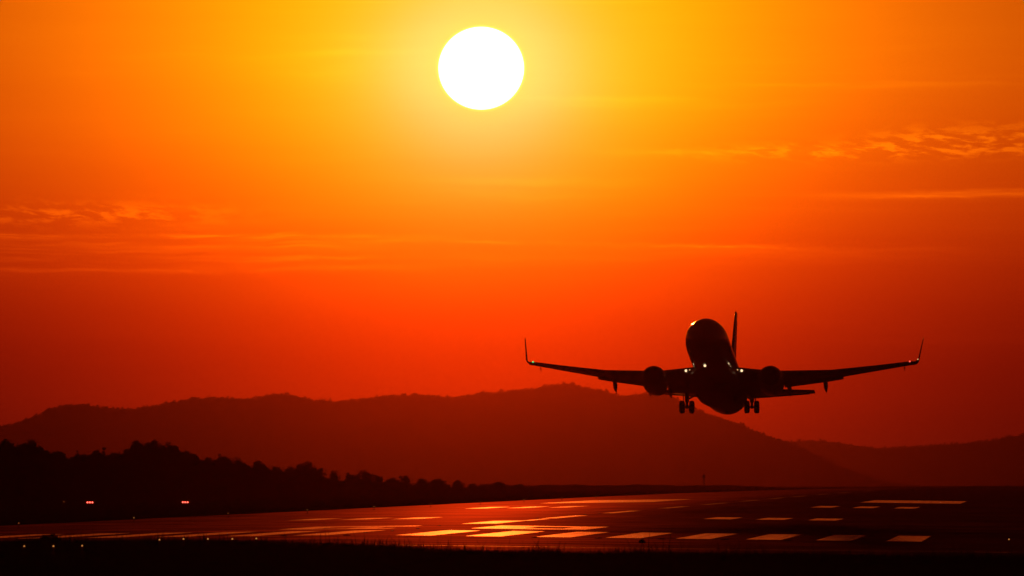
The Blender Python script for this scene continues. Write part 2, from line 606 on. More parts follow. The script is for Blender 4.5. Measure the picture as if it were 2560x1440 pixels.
# turf grown over the near left corner of the paving
def turf():
    us = [-40, -30, -14, -9, -3, 0, 3, 7]
    V, Q = [], []
    for u in us:
        ve = float(np.interp(u, [-14, -3, 7], [-28, -51, -94]))
        for q in (0, .5, 1):
            v = -99 + (ve + 99) * q
            x, y = to_world(u, v)
            V.append((x, y, float(gz(u, v)) + .03))
    for i in range(len(us) - 1):
        for k in range(2):
            b = i * 3 + k
            Q.append((b, b + 3, b + 4, b + 1))
    o = build('turf', V, Q, M['soil'], None, False)
    o['kind'] = 'structure'


turf()


def marking(name, u0, u1, v0, v1, lift=.010, taper=None):
    us = sorted(set([u0, u1] + [k for k in (0, -30, 30) if u0 < k < u1]))
    vs = sorted(set([v0, v1] + [k for k in V_KN if v0 < k < v1]))
    return sheet(name, us, vs, lift, M['paint'], runway)


def v_at(px, py):
    x, y = from_pixel(px, py)
    return to_uv(x, y)


# threshold stripes: eight each side of the centre
PITCH, BARW = 3.64, 1.82
for side in (1, -1):
    for k in range(8):
        a = 1.77 + PITCH * k
        u0, u1 = (a, a + BARW) if side > 0 else (-a - BARW, -a)
        marking('threshold_stripe', u0, u1, 0.0, 44.0)
# runway number: two digits built of strokes, then the letter behind them
for (u0, u1, v0, v1) in ((-9.6, -2.9, 64, 69), (-9.8, -3.1, 88, 96), (-9.8, -7.9, 69.3, 87.7), (-5.9, -4.2, 69.3, 78)):
    marking('runway_number', u0, u1, v0, v1)
for (u0, u1, v0, v1) in ((1.9, 8.6, 63, 70), (1.9, 8.6, 86, 94), (1.9, 4.6, 70.3, 85.7), (6.9, 8.6, 70.3, 85.7)):
    marking('runway_number', u0, u1, v0, v1)
marking('runway_letter', -1.8, .4, 114, 128)
marking('runway_letter', -1.9, .3, 128.3, 152)
marking('runway_letter', .0, .5, 152.3, 181)
# centreline dashes
for v0, v1 in ((188, 236), (280, 333), (392, 449), (500, 571), (622, 690), (740, 810), (860, 930), (1010, 1080), (1180, 1260), (1420, 1500)):
    marking('centreline_stripe', -.5, .5, v0, v1)
# touchdown zone stripes, three a side
for (v0, v1, a0, st, wd) in ((204, 233, 10.5, 3.85, 2.05), (460, 505, 12.2, 4.2, 2.1)):
    for side in (1, -1):
        for k in range(3):
            a = a0 + st * k
            u0, u1 = (a, a + wd) if side > 0 else (-a - wd, -a)
            marking('touchdown_stripe', u0, u1, v0, v1)
# aiming point slabs
marking('aiming_point_marking', 13.8, 25.8, 640, 745)
marking('aiming_point_marking', -25.2, -11.6, 650, 785)
# line across the near end
marking('end_line', -1.0, 34.0, -62.3, -61.9)

# ------------------------------------------------------------------ hills
def ridge_profile(pts, dist):
    a = np.array(pts, float)
    x = (a[:, 0] - 1280) / F * dist
    z = CAM_H + (HORIZON - a[:, 1]) / F * dist
    return x, z


def hill(name, pts, dist, depth, seed, label, bump):
    px, pz = ridge_profile(pts, dist)
    r = np.random.default_rng(seed)
    xs = np.arange(px[0], px[-1], 14.0)
    ridge = np.interp(xs, px, pz)
    ts = np.array([-1, -.85, -.7, -.55, -.42, -.3, -.2, -.12, -.05, 0, .06, .15, .35, .7, 1.0])
    prof = np.where(ts < 0, np.cos(ts * math.pi / 2) ** 1.15, np.cos(ts * math.pi / 2) ** 1.5)
    prof = np.clip(prof, 0, 1)
    base = gz(0, 5000) - .3
    ph = r.uniform(0, 6.28, 6)
    V = []
    for j, t in enumerate(ts):
        wob = sum(np.sin(xs / L + p + t * 5) * A for L, p, A in zip((280, 120, 62, 460), ph, (.06, .035, .02, .07)))
        zz = base + (ridge - base) * np.clip(prof[j] * (1 + wob * (1 - prof[j])), 0, 1.0)
        yy = dist + t * depth + np.sin(xs / 210 + ph[4]) * 40 * (1 - abs(t)) * 0
        V.append(np.stack([xs, np.full_like(xs, dist + t * depth), zz + r.uniform(-bump, bump, len(xs)) * (prof[j] ** 2)], 1))
    V = np.array(V)
    m, n = V.shape[:2]
    idx = np.arange(m * n).reshape(m, n)
    q = np.stack([idx[:-1, :-1], idx[:-1, 1:], idx[1:, 1:], idx[1:, :-1]], -1).reshape(-1, 4)
    o = build_np(name, V.reshape(-1, 3), q, M['hill'], smooth=True)
    tag(o, label, kind='structure')
    return xs, ridge


def leaf_quads(centres, size, r, flat=.35):
    """small randomly turned faces, one per centre"""
    n = len(centres)
    a = r.normal(size=(n, 3)); a /= np.linalg.norm(a, axis=1, keepdims=True)
    b = r.normal(size=(n, 3)); b -= (a * b).sum(1, keepdims=True) * a; b /= np.linalg.norm(b, axis=1, keepdims=True)
    s = (np.asarray(size) * r.uniform(.6, 1.3, n))[:, None]
    a = a * s * .5; b = b * s * .5 * r.uniform(.45, 1.0, n)[:, None]
    c = np.asarray(centres)
    v = np.stack([c - a, c - b * .9 + a * .1, c + a, c + b], 1).reshape(-1, 3)
    q = np.arange(4 * n).reshape(n, 4)
    return v, q


HILL_NEAR = [(-700, 1075), (-400, 1040), (-200, 1052), (-60, 1080), (0, 1074), (25, 1072), (60, 1057), (100, 1043), (150, 1024), (180, 1021), (215, 1019), (260, 1028), (300, 1031), (335, 1032), (380, 1023), (420, 1014),
             (480, 1006), (540, 1001), (590, 1006), (640, 1004), (690, 991), (740, 998), (780, 1008), (830, 1012), (870, 1010), (920, 1005), (990, 995), (1050, 994), (1100, 1000), (1130, 1002), (1200, 992), (1280, 984), (1340, 978),
             (1385, 970), (1410, 967), (1435, 969), (1470, 978), (1520, 987), (1550, 1002), (1600, 993), (1645, 990), (1690, 1003), (1720, 1022), (1760, 1041), (1800, 1052), (1850, 1069), (1900, 1092), (1950, 1110), (2000, 1124),
             (2050, 1152), (2120, 1182), (2190, 1205), (2260, 1217), (2600, 1222), (3200, 1222)]
HILL_FAR = [(1400, 1190), (1600, 1150), (1800, 1118), (1900, 1108), (2000, 1103), (2060, 1104), (2120, 1112), (2180, 1122), (2250, 1120), (2330, 1114), (2420, 1109), (2480, 1102), (2530, 1092), (2560, 1087), (2650, 1074), (2800, 1060), (3000, 1070), (3300, 1090)]
D_NEAR, D_FAR = 12600.0, 17500.0
hx, hr = hill('wooded_hill', HILL_NEAR, D_NEAR, 1300, 3, 'long wooded ridge behind the aircraft, hazy dark red', 1.2)
fx, fr = hill('far_hill', HILL_FAR, D_FAR, 1500, 4, 'faint far hill at the right beyond the ridge', .5)

# woodland on the ridge, far too many trees to count
def ridge_wood(name, xs, ridge, dist, depth, seed, count, label, size=1.0):
    r = np.random.default_rng(seed)
    C, S = [], []
    for k in range(count):
        x = r.uniform(xs[0], xs[-1])
        t = r.normal(-.005, .014)
        z = np.interp(x, xs, ridge)
        pr = max(0.0, math.cos(t * math.pi / 2)) ** 1.15
        base = 1.2 + (z - 1.2) * pr
        if base < 4:
            continue
        h = r.choice([1.4, 2.0, 2.7, 3.6], p=[.45, .35, .16, .04]) * size * r.uniform(.8, 1.2)
        wd = h * r.uniform(.5, 1.1)
        n = 26
        p = r.normal(size=(n, 3)); p /= np.linalg.norm(p, axis=1, keepdims=True)
        p *= r.uniform(.3, 1, (n, 1)) ** .5
        tap = 1 - .55 * np.clip(p[:, 2:], 0, 1) * r.uniform(0, 1)
        p = p * np.array([wd * .5, wd * .5, h * .55]) * np.concatenate([tap, tap, np.ones_like(tap)], 1)
        C.append(p + np.array([x, dist + t * depth, base + h * .12]))
        S.append(np.full(n, h * .40))
    v, q = leaf_quads(np.concatenate(C), np.concatenate(S), r)
    o = build_np(name, v, q, M['leaf'])
    tag(o, label, 'woodland', kind='stuff')


ridge_wood('ridge_woodland', hx, hr, D_NEAR, 1300, 11, 6500, 'dense far woodland covering the long ridge behind the aircraft', 2.7)
ridge_wood('far_woodland', fx, fr, D_FAR, 1500, 12, 700, 'hazy far woodland covering the faint hill at the right', 2.2)

# ------------------------------------------------------------------ the tree line on the left
def make_tree(px, top, wpx, dist, style, seed, label):
    r = np.random.default_rng(seed)
    x = (px - 1280) / F * dist
    g = ground_at(x, dist)
    ztop = CAM_H + (HORIZON - top) / F * dist
    H = max(ztop - g, 1.6)
    W = wpx / F * dist
    t = empty('tree', (x, dist, g - .05))
    tag(t, label, 'tree', 'trees of the dark tree line on the left')
    # trunk with limbs
    mb = MB()
    lean = r.uniform(-.04, .04) * H
    tr = max(.10, H * .022)
    mb.tube([(0, 0, 0), (lean * .3, 0, H * .25), (lean, 0, H * .55), (lean * 1.2, 0, H * .86)], [tr * 1.3, tr, tr * .7, tr * .15], 7)
    tips = []
    for k in range(7):
        an = r.uniform(0, 6.28); z0 = H * r.uniform(.25, .65)
        rad = W * .5 * r.uniform(.5, .85); z1 = z0 + H * r.uniform(.08, .28)
        e = (math.cos(an) * rad, math.sin(an) * rad, min(z1, H * .92))
        mb.tube([(lean * z0 / H, 0, z0), (e[0] * .5, e[1] * .5, (z0 + e[2]) / 2 - .02 * H), e], [tr * .5, tr * .3, tr * .08], 5)
        tips.append(e)
    mb.build('trunk', M['bark'], t)
    # crown: clumps of leaf-sized faces
    if style == 'round':
        nl, zlo, zhi = 15, .25, .88
    elif style == 'broad':
        nl, zlo, zhi = 20, .22, .9
    elif style == 'cone':
        nl, zlo, zhi = 12, .2, .95
    else:
        nl, zlo, zhi = 9, .3, .92
    C = []
    size_leaf = np.clip(W * .055, .22, .6)
    for k in range(nl):
        q = (k + .5) / nl
        z = H * (zlo + (zhi - zlo) * q)
        if style == 'cone':
            rr = W * .5 * (1.05 - q)
        else:
            rr = W * .5 * math.sqrt(max(.06, 1 - ((q - .42) / .62) ** 2))
        an = r.uniform(0, 6.28)
        cr = rr * r.uniform(.2, .78)
        lr = W * r.uniform(.13, .24) * (1.0 if style != 'sparse' else .7)
        if k >= nl - 2 and style != 'cone':
            cr *= .5
        c = np.array([lean * z / H + math.cos(an) * cr, math.sin(an) * cr, min(z, H - lr * .75)])
        n = int(150 if style != 'sparse' else 60)
        p = r.normal(size=(n, 3)); p /= np.linalg.norm(p, axis=1, keepdims=True)
        p *= (r.uniform(0, 1, (n, 1)) ** .4) * np.array([lr, lr, lr * .78])
        C.append(c + p)
    for e in tips:
        n = 40
        p = r.normal(size=(n, 3)) * np.array([W * .06, W * .06, H * .035])
        C.append(np.array(e) + p)
    C = np.concatenate(C)
    C[:, 2] = np.minimum(C[:, 2], H * r.uniform(.97, 1.02, len(C)))
    v, q = leaf_quads(C, size_leaf, r)
    build_np('crown', v, q, M['leaf'], t)
    return t


def tree_dist(px):
    return 1270.0 + .62 * px if px > 0 else 1270.0


TREES = [(-70, 1100, 60, 'round'), (8, 1090, 56, 'round'), (48, 1103, 40, 'round'), (80, 1085, 54, 'broad'), (112, 1112, 38, 'round'), (133, 1117, 36, 'round'), (187, 1112, 24, 'sparse'), (222, 1124, 34, 'round'), (256, 1110, 22, 'cone'), (288, 1120, 30, 'sparse'), (312, 1108, 40, 'round'),
         (348, 1087, 52, 'broad'), (388, 1086, 64, 'broad'), (424, 1092, 54, 'sparse'), (452, 1116, 32, 'round'), (484, 1121, 48, 'round'), (524, 1133, 42, 'round'), (546, 1128, 18, 'cone'), (592, 1136, 52, 'round'),
         (640, 1147, 64, 'broad'), (688, 1160, 44, 'round'), (726, 1160, 46, 'round'), (766, 1150, 66, 'broad'), (800, 1163, 34, 'round'), (834, 1175, 48, 'round'), (868, 1179, 20, 'cone'), (912, 1175, 66, 'broad'), (946, 1187, 28, 'round'),
         (984, 1193, 44, 'round'), (1012, 1186, 38, 'round'), (1052, 1195, 50, 'round'), (1094, 1196, 50, 'broad'), (1146, 1200, 40, 'round'), (1186, 1208, 36, 'round'), (1246, 1204, 48, 'broad'), (1300, 1210, 36, 'round')]
LOOK = {'round': 'rounded dark tree', 'broad': 'broad heavy-crowned dark tree', 'cone': 'narrow pointed dark tree', 'sparse': 'thin open-crowned dark tree'}
vis = 0
for i, (px, top, wpx, style) in enumerate(TREES):
    if px < -20:
        lab = 'dark rounded tree cut off by the left edge of the picture'
    else:
        lab = '%s, %s from the left in the tree line' % (LOOK[style], ORD[vis])
        vis += 1
    make_tree(px, top, wpx, tree_dist(px) + (i % 3) * 18 - 18, style, 100 + i, lab)

SKYLINE = np.array([(-300, 1105), (0, 1102), (45, 1112), (80, 1100), (110, 1124), (150, 1133), (210, 1132), (270, 1133), (315, 1124), (345, 1108), (400, 1104), (440, 1114), (460, 1130), (500, 1140), (560, 1146), (610, 1152), (640, 1158), (690, 1170), (740, 1168), (766, 1164), (803, 1176),
                    (855, 1191), (905, 1187), (945, 1196), (1005, 1199), (1060, 1205), (1120, 1207), (1165, 1212), (1200, 1215), (1245, 1213), (1300, 1215), (1360, 1216)], float)


def undergrowth():
    r = np.random.default_rng(55)
    n = 95000
    px = r.uniform(-300, 1360, n)
    d0 = 1270 + .62 * np.maximum(px, 0)
    d = d0 + r.uniform(5, 60, n)
    x = (px - 1280) / F * d
    u, v = to_uv(x, d)
    g = gz(u, v)
    top = CAM_H + (HORIZON - 9 + 5 * np.sin(px / 17) + 4 * np.sin(px / 7.3) - np.interp(px, SKYLINE[:, 0], SKYLINE[:, 1])) / F * d
    q = r.uniform(0, 1, n)
    z = g + (top - g) * q * r.uniform(.85, 1.04, n)
    c = np.stack([x, d, z], 1)
    v_, q_ = leaf_quads(c, np.clip((top - g) * .16, .5, 1.1), r)
    o = build_np('undergrowth', v_, q_, M['leaf'])
    tag(o, 'dense black thicket filling in under the tree line on the left', 'thicket', kind='stuff')


undergrowth()


def scrub():
    """the low dark strip of scrub along the horizon left of the far runway"""
    r = np.random.default_rng(56)
    n = 26000
    t = r.uniform(0, 1, n) ** .8
    px = 1200 + t * 738
    d = 2500 + t * 1100 + r.uniform(-30, 30, n)
    x = (px - 1280) / F * d
    u, v = to_uv(x, d)
    g = gz(u, v)
    wob = .25 * np.sin(px / 31) + .18 * np.sin(px / 12 + 1) + r.normal(0, .10, n)
    hh = np.interp(px, [1200, 1300, 1600, 1850, 1938], [1.5, 1.35, 1.35, 1.1, .55]) + wob * .45
    z = g + np.clip(hh, .15, None) * r.uniform(0, 1.0, n)
    v_, q_ = leaf_quads(np.stack([x, d, z], 1), .5, r)
    o = build_np('scrub', v_, q_, M['leaf'])
    tag(o, 'low dark strip of scrub along the horizon below the ridge', 'scrub', kind='stuff')


scrub()

# ------------------------------------------------------------------ grass in front of the runway
def grass():
    r = np.random.default_rng(77)
    n = 90000
    back = np.where(r.uniform(0, 1, n) < .72, r.gamma(1.5, 13, n), r.uniform(0, 150, n))
    x = r.uniform(-48, 48, n)
    # position by distance and sideways offset
    d = RY0 + np.interp(x + 8, [-14, -3, 7], [-29, -52, -93]) - back
    u, vv = to_uv(x, d)
    g = gz(u, vv)
    clump = .5 + .5 * np.sin(x * .9 + np.sin(x * .23) * 3) * np.sin(x * .37 + d * .05) + .35 * np.sin(x * 3.1 + d)
    h = r.gamma(4.2, .034, n) * (.75 + .5 * np.clip(clump, 0, 1.3))
    tall = r.uniform(0, 1, n) < .09 * (.4 + np.clip(clump, 0, 1.2))
    h = np.where(tall, h * r.uniform(1.5, 2.6, n), h)
    w_ = r.uniform(.012, .030, n)
    an = r.uniform(-1.0, 1.0, n)
    bx = r.normal(0, .22, n) * h
    by = r.normal(0, .2, n) * h
    cx, cy = np.cos(an) * w_ / 2, np.sin(an) * w_ / 2
    z0 = g - .02
    P = np.stack
    v0 = P([x - cx, d - cy, z0], 1); v1 = P([x + cx, d + cy, z0], 1)
    m0 = P([x - cx * .8 + bx * .35, d - cy * .8 + by * .35, z0 + h * .6], 1); m1 = P([x + cx * .8 + bx * .35, d + cy * .8 + by * .35, z0 + h * .6], 1)
    t0 = P([x - cx * .12 + bx, d - cy * .12 + by, z0 + h], 1); t1 = P([x + cx * .12 + bx, d + cy * .12 + by, z0 + h], 1)
    V = P([v0, v1, m1, m0, t1, t0], 1).reshape(-1, 3)
    b = np.arange(n)[:, None] * 6
    Q = np.concatenate([b + np.array([[0, 1, 2, 3]]), b + np.array([[3, 2, 4, 5]])])
    o = build_np('grass', V, Q, M['blade'])
    tag(o, 'tall dark grass along the near edge of the runway', 'grass', kind='stuff')


grass()

# ------------------------------------------------------------------ the aircraft, nose towards the camera
# local axes: x to the picture's right, y aft, z up; origin at the nose on the fuselage centreline
FUS = np.array([  # station, centre height, half width, half height
    (0.00, -.86, .03, .03), (.06, -.85, .20, .18), (.20, -.83, .40, .37), (.5, -.76, .68, .64), (1.0, -.64, 1.00, .96), (1.6, -.50, 1.24, 1.20), (2.3, -.34, 1.45, 1.46),
    (3.1, -.19, 1.62, 1.69), (4.0, -.08, 1.75, 1.86), (5.2, -.01, 1.85, 1.98), (6.5, 0, 1.88, 2.02), (12, 0, 1.88, 2.02), (18, 0, 1.88, 2.02), (24.5, 0, 1.88, 2.02), (26.5, .06, 1.86, 1.95),
    (28.5, .24, 1.78, 1.76), (30.5, .50, 1.60, 1.50), (32.5, .80, 1.32, 1.20), (34.5, 1.05, .98, .90), (36.3, 1.22, .62, .60), (37.5, 1.32, .36, .36), (38.0, 1.36, .16, .16)])


def fus(s, a, off=0.0):
    """point on the fuselage skin; a = angle from straight up, positive to +x"""
    zc, hw, hh = (float(np.interp(s, FUS[:, 0], FUS[:, k])) for k in (1, 2, 3))
    return ((hw + off) * math.sin(a), s, zc + (hh + off) * math.cos(a))


def smooth_stations():
    return sorted(set(list(FUS[:, 0]) + [.12, .32, .75, 1.3, 2.0, 2.7, 3.5, 4.6, 5.8, 9, 15, 21, 25.5, 27.5, 29.5, 31.5, 33.5, 35.4]))


def foil(n=10, t=.12, camber=.02):
    """closed section, chord 0..1, upper side back to front then lower side front to back"""
    xs = [.5 * (1 - math.cos(math.pi * i / n)) for i in range(n + 1)]

    def th(x):
        return 5 * t * (.2969 * math.sqrt(x) - .126 * x - .3516 * x * x + .2843 * x ** 3 - .1030 * x ** 4)
    cm = [camber * 4 * x * (1 - x) for x in xs]
    up = [(x, c + th(x)) for x, c in zip(xs, cm)]
    lo = [(x, c - th(x)) for x, c in zip(xs, cm)]
    return up[::-1] + lo[1:-1]


def section(xp, le, chord, z, t, inc=0.0, n=10, camber=.015, cant=0.0):
    pts = []
    for x, h in foil(n, t, camber):
        yy, zz = x * chord, h * chord
        ya = yy * math.cos(inc) + zz * math.sin(inc)
        za = -yy * math.sin(inc) + zz * math.cos(inc)
        pts.append((xp - za * math.sin(cant), le + ya, z + za * math.cos(cant)))
    return pts


W_X = [1.0, 1.9, 5.1, 10.0, 14.0, 16.9]
W_LE = [11.9, 12.75, 14.85, 17.25, 19.25, 20.75]
W_CH = [8.9, 8.0, 5.25, 3.4, 2.3, 1.62]
W_Z = [-1.02, -.92, -.66, .02, .92, 1.62]
W_T = [.14, .14, .12, .11, .10, .10]


def wing_at(x):
    return [float(np.interp(x, W_X, q)) for q in (W_LE, W_CH, W_Z, W_T)]


INC = math.radians(0.7)


def flip(ring, sx):
    return [(p[0] * sx, p[1], p[2]) for p in ring]


def aircraft():
    jet = empty('passenger_jet')
    tag(jet, 'twin-engine passenger jet just lifted off, seen head-on in dark silhouette', 'airplane')
    # ---- fuselage
    mb = MB()
    N = 40
    rings = [[fus(s, 2 * math.pi * k / N) for k in range(N)] for s in smooth_stations()]
    mb.loft(rings)
    body = mb.build('fuselage', M['skin'], jet)
    # cockpit windows
    def pane(s0, s1, a0, a1, sk=0.0):
        v, f = [], []
        n1, n2 = 4, 4
        for lift in (.015,):
            for i in range(n1 + 1):
                for j in range(n2 + 1):
                    a = a0 + (a1 - a0) * j / n2
                    s = s0 + (s1 - s0) * i / n1 + sk * (j / n2)
                    v.append(fus(s, a, lift))
        for i in range(n1):
            for j in range(n2):
                b = i * (n2 + 1) + j
                f.append((b, b + 1, b + n2 + 2, b + n2 + 1))
        build('cockpit_window', v, f, M['glass'], body)
    for sx in (1, -1):
        pane(1.62, 2.42, sx * .05, sx * .56, .10)
        pane(1.78, 2.62, sx * .62, sx * .98, .25)
        pane(2.15, 3.05, sx * 1.02, sx * 1.28, .25)
    # wing-to-body fairing under the belly
    mb = MB()
    rr = []
    for s, q in ((10.2, .02), (11.2, .35), (12.6, .75), (14.5, 1), (18.5, 1), (20.8, .8), (22.6, .42), (24.2, .05)):
        hw, hh = .6 + 1.62 * q ** .5, .25 + 1.0 * q ** .5
        rr.append([(hw * math.cos(t), s, -1.42 + hh * math.sin(t)) for t in [2 * math.pi * k / 24 for k in range(24)]])
    mb.loft(rr)
    mb.build('belly_fairing', M['wingmetal'], body)
    # antennas and the beacon below the rear belly
    for (s, l) in ((9.0, .32), (24.2, .3)):
        z = -2.0
        mb = MB()
        mb.add([(-.02, s, z + .05), (.02, s, z + .05), (.02, s + .3, z + .05), (-.02, s + .3, z + .05), (-.01, s + .2, z - l), (.01, s + .2, z - l), (.01, s + .34, z - l), (-.01, s + .34, z - l)],
               [(0, 3, 2, 1), (4, 5, 6, 7), (0, 1, 5, 4), (1, 2, 6, 5), (2, 3, 7, 6), (3, 0, 4, 7)])
        mb.build('belly_antenna', M['dark'], body, smooth=False)
    MB().ball((.22, 25.0, -2.04), .17, 10, 6).build('belly_beacon', M['dark'], body)

    for sx in (-1, 1):
        # ---- wing
        xs = [1.0, 1.5, 1.9, 2.7, 3.5, 4.3, 5.1, 6.3, 7.5, 8.8, 10.0, 11.3, 12.7, 14.0, 15.2, 16.2, 16.9]
        mb = MB()
        rings = []
        for x in xs:
            le, ch, z, t = wing_at(x)
            rings.append(flip(section(x, le, ch, z, t, INC - math.radians(2.2) * (x - 1) / 16), sx))
        # blended winglet grows out of the tip; its root belongs to the wing
        mb.loft(rings)
        wing = mb.build('wing', M['wingmetal'], jet)
        # ---- winglet
        mb = MB()
        rr = []
        for q in range(13):
            s = q / 12
            if s < .35:
                a = s / .35 * math.radians(82)
                R = .58
                x = 16.9 + R * math.sin(a)
                z = 1.62 + R * (1 - math.cos(a))
            else:
                k = (s - .35) / .65
                a = math.radians(82)
                x = 16.9 + .58 * math.sin(a) + k * 2.25 * math.cos(a)
                z = 1.62 + .58 * (1 - math.cos(a)) + k * 2.25 * math.sin(a)
            le = 20.75 + s * 2.35
            ch = 1.62 + (.62 - 1.62) * s
            rr.append(flip(section(x, le, ch, z, .085, INC - math.radians(2.1), 8, .005, a), sx))
        mb.loft(rr)
        mb.build('winglet', M['wingmetal'], wing)
        # ---- flaps, a take-off setting
        for (x0, x1, nm) in ((2.1, 4.55, 'flap'), (5.75, 10.9, 'flap')):
            mb = MB()
            rr = []
            for k in range(5):
                x = x0 + (x1 - x0) * k / 4
                le, ch, z, t = wing_at(x)
                fc = .24 * ch if x > 5 else .20 * ch
                rr.append(flip(section(x, le + ch * .97 - fc * .74, fc, z - ch * .012 + .01, .13, math.radians(10), 8, .02), sx))
            mb.loft(rr)
            mb.build(nm, M['wingmetal'], wing)
        # leading-edge slats outboard of the engine
        for (x0, x1) in ((6.2, 9.0), (9.08, 11.9), (11.98, 14.8)):
            mb = MB()
            rr = []
            for k in range(4):
                x = x0 + (x1 - x0) * k / 3
                le, ch, z, t = wing_at(x)
                rr.append(flip(section(x, le - .14, ch * .15, z - .07, .30, math.radians(-12), 8, .05), sx))
            mb.loft(rr)
            mb.build('slat', M['wingmetal'], wing)
        # ---- flap track fairings
        for (x, ln, dep, droop) in ((4.35, 2.7, .46, .34), (6.2, 2.7, .46, .40), (9.35, 2.5, .44, .42)):
            le, ch, z, t = wing_at(x)
            mb = MB()
            rr = []
            y0 = le + ch * .62
            for k in range(11):
                q = k / 10
                r = math.sin(math.pi * min(1, q * .93 + .035)) ** .62
                if q > .55:
                    r *= 1 - .55 * ((q - .55) / .45)
                c = (x, y0 + q * ln, z - ch * .04 - .06 - dep * .55 * min(1, q * 2.2) - droop * max(0, q - .35) ** 1.3 * 1.9)
                rr.append([(sx * (c[0] + .19 * r * math.cos(a)), c[1], c[2] + dep * r * math.sin(a)) for a in [2 * math.pi * j / 12 for j in range(12)]])
            mb.loft(rr)
            mb.build('flap_track_fairing', M['wingmetal'], wing)
        # static wick under the tip
        MB().tube([(sx * 16.2, 22.0, 1.4), (sx * 16.2, 22.5, 1.15)], [.05, .02], 6).build('tip_fin', M['dark'], wing)
        # ---- lamps in the wing root
        le, ch, z, t = wing_at(2.45)
        MB().ball((sx * 2.45, le + .02, z + .01), .115, 12, 8).build('landing_light', M['lamp'], wing)
        MB().ball((sx * 2.10, le - .16, z + .03), .065, 10, 6).build('turnoff_light', M['lamp_small'], wing)
        MB().ball((sx * 16.75, 20.62, 1.60), .07, 10, 6).build('navigation_light', M['nav_green'] if sx < 0 else M['nav_red'], wing)
        if sx > 0:
            MB().ball((sx * 17.42, 21.35, 1.95), .05, 8, 6).build('strobe_light', M['lamp_small'], wing)

        # ---- engine
        ex, ey, ez = sx * 5.12, 10.9, -1.90
        def circ(r, y, squash=0.0, n=32, dz=0.0):
            out = []
            for k in range(n):
                a = 2 * math.pi * k / n
                cz = math.sin(a)
                z = r * cz * (1 - squash if cz < 0 else 1.0)
                out.append((ex + r * (1 + .3 * squash) * math.cos(a), ey + y, ez + dz + z))
            return out
        mb = MB()
        outer = [(.98, 0.10), (1.04, .25), (1.09, .6), (1.115, 1.1), (1.12, 1.8), (1.10, 2.5), (1.03, 3.2), (.93, 3.8), (.84, 4.2)]
        rings = [circ(r, y, .05 if y < 1.5 else .02) for r, y in outer]
        mb.loft(rings, cap=False)
        inner = [(.84, 4.19), (.78, 3.9), (.80, 3.2)]
        eng = mb.build('engine', M['nacelle'], jet)
        mb = MB()
        lip = [(.98, .10), (.945, .03), (.905, 0.0), (.865, .03), (.835, .12), (.80, .35)]
        mb.loft([circ(r, y, .05) for r, y in lip], cap=False)
        mb.build('intake_lip', M['lip'], eng)
        mb = MB()
        mb.loft([circ(r, y, .04 * (1 - y)) for r, y in ((.80, .352), (.785, .6), (.775, 1.0))], cap=False)
        mb.build('intake_duct', M['dark'], eng)
        # fan: twenty-four blades on a hub
        mb = MB()
        for k in range(24):
            a = 2 * math.pi * k / 24
            pts = []
            for (r, tw) in ((.20, .35), (.48, .75), (.765, 1.05)):
                for sgn in (-1, 1):
                    cw = .085 + .05 * r
                    da = sgn * cw * math.cos(tw) / r
                    pts.append((ex + r * math.cos(a + da), ey + .92 + sgn * cw * math.sin(tw), ez + r * math.sin(a + da)))
            mb.add(pts, [(0, 1, 3, 2), (2, 3, 5, 4)])
        mb.loft([circ(r, y, 0, 20) for r, y in ((.772, 1.06), (.03, 1.08))])
        mb.build('fan', M['dark'], eng)
        mb = MB()
        mb.lathe([(.01, .45), (.10, .56), (.18, .72), (.23, .95)], (ex, ey, ez), 'y', 18)
        mb.build('spinner', M['dark'], eng)
        mb = MB()
        mb.loft([circ(r, y) for r, y in ((.66, 3.4), (.62, 4.3), (.52, 4.9), (.40, 5.3))])
        mb.lathe([(.30, 5.2), (.20, 5.7), (.02, 6.2)], (ex, ey, ez), 'y', 18)
        mb.build('exhaust_nozzle', M['dark'], eng)
        # pylon
        mb = MB()
        v = []
        for (y, zb, zt, hw) in ((12.0, -.95, -.72, .10), (13.2, -.9, -.50, .19), (15.2, -.95, -.58, .19), (17.2, -.98, -.75, .06)):
            v += [(ex - hw, y, zb), (ex + hw, y, zb), (ex + hw * .8, y, zt), (ex - hw * .8, y, zt)]
        mb.loft([v[i * 4:i * 4 + 4] for i in range(4)])
        mb.build('pylon', M['nacelle'], eng)
        # nacelle chine
        mb = MB()
        mb.add([(ex - sx * .86, ey + 1.0, ez + .72), (ex - sx * .86, ey + 2.2, ez + .72), (ex - sx * 1.12, ey + 2.2, ez + .98), (ex - sx * .84, ey + 1.0, ez + .74), (ex - sx * .84, ey + 2.2, ez + .74), (ex - sx * 1.10, ey + 2.2, ez + 1.0)],
               [(0, 1, 2), (3, 5, 4), (0, 3, 4, 1), (1, 4, 5, 2), (2, 5, 3, 0)])
        mb.build('chine', M['nacelle'], eng, smooth=False)

        # ---- tailplane
        mb = MB()
        rr = []
        for k in range(7):
            q = k / 6
            x = .4 + (7.18 - .4) * q
            rr.append(flip(section(x, 32.0 + 4.35 * q, 4.3 + (1.45 - 4.3) * q, 1.62 + .80 * q, .10, math.radians(-.5), 8, 0), sx))
        mb.loft(rr)
        stab = mb.build('horizontal_stabilizer', M['skin'], jet)
        mb = MB()
        rr = []
        for k in range(5):
            q = .18 + .75 * k / 4
            x = .4 + 6.78 * q
            ch = 4.3 - 2.85 * q
            rr.append(flip(section(x, 32.0 + 4.35 * q + ch * .74, ch * .27, 1.62 + .80 * q - .01, .15, math.radians(3), 6, 0), sx))
        mb.loft(rr)
        mb.build('elevator', M['skin'], stab)

        # ---- main landing gear
        gx, gy, wz = sx * 2.88, 19.7, -2.72
        mb = MB()
        mb.tube([(gx, gy - .15, -1.0), (gx, gy - .05, -1.9), (gx, gy, -2.3)], [.21, .20, .17], 12)
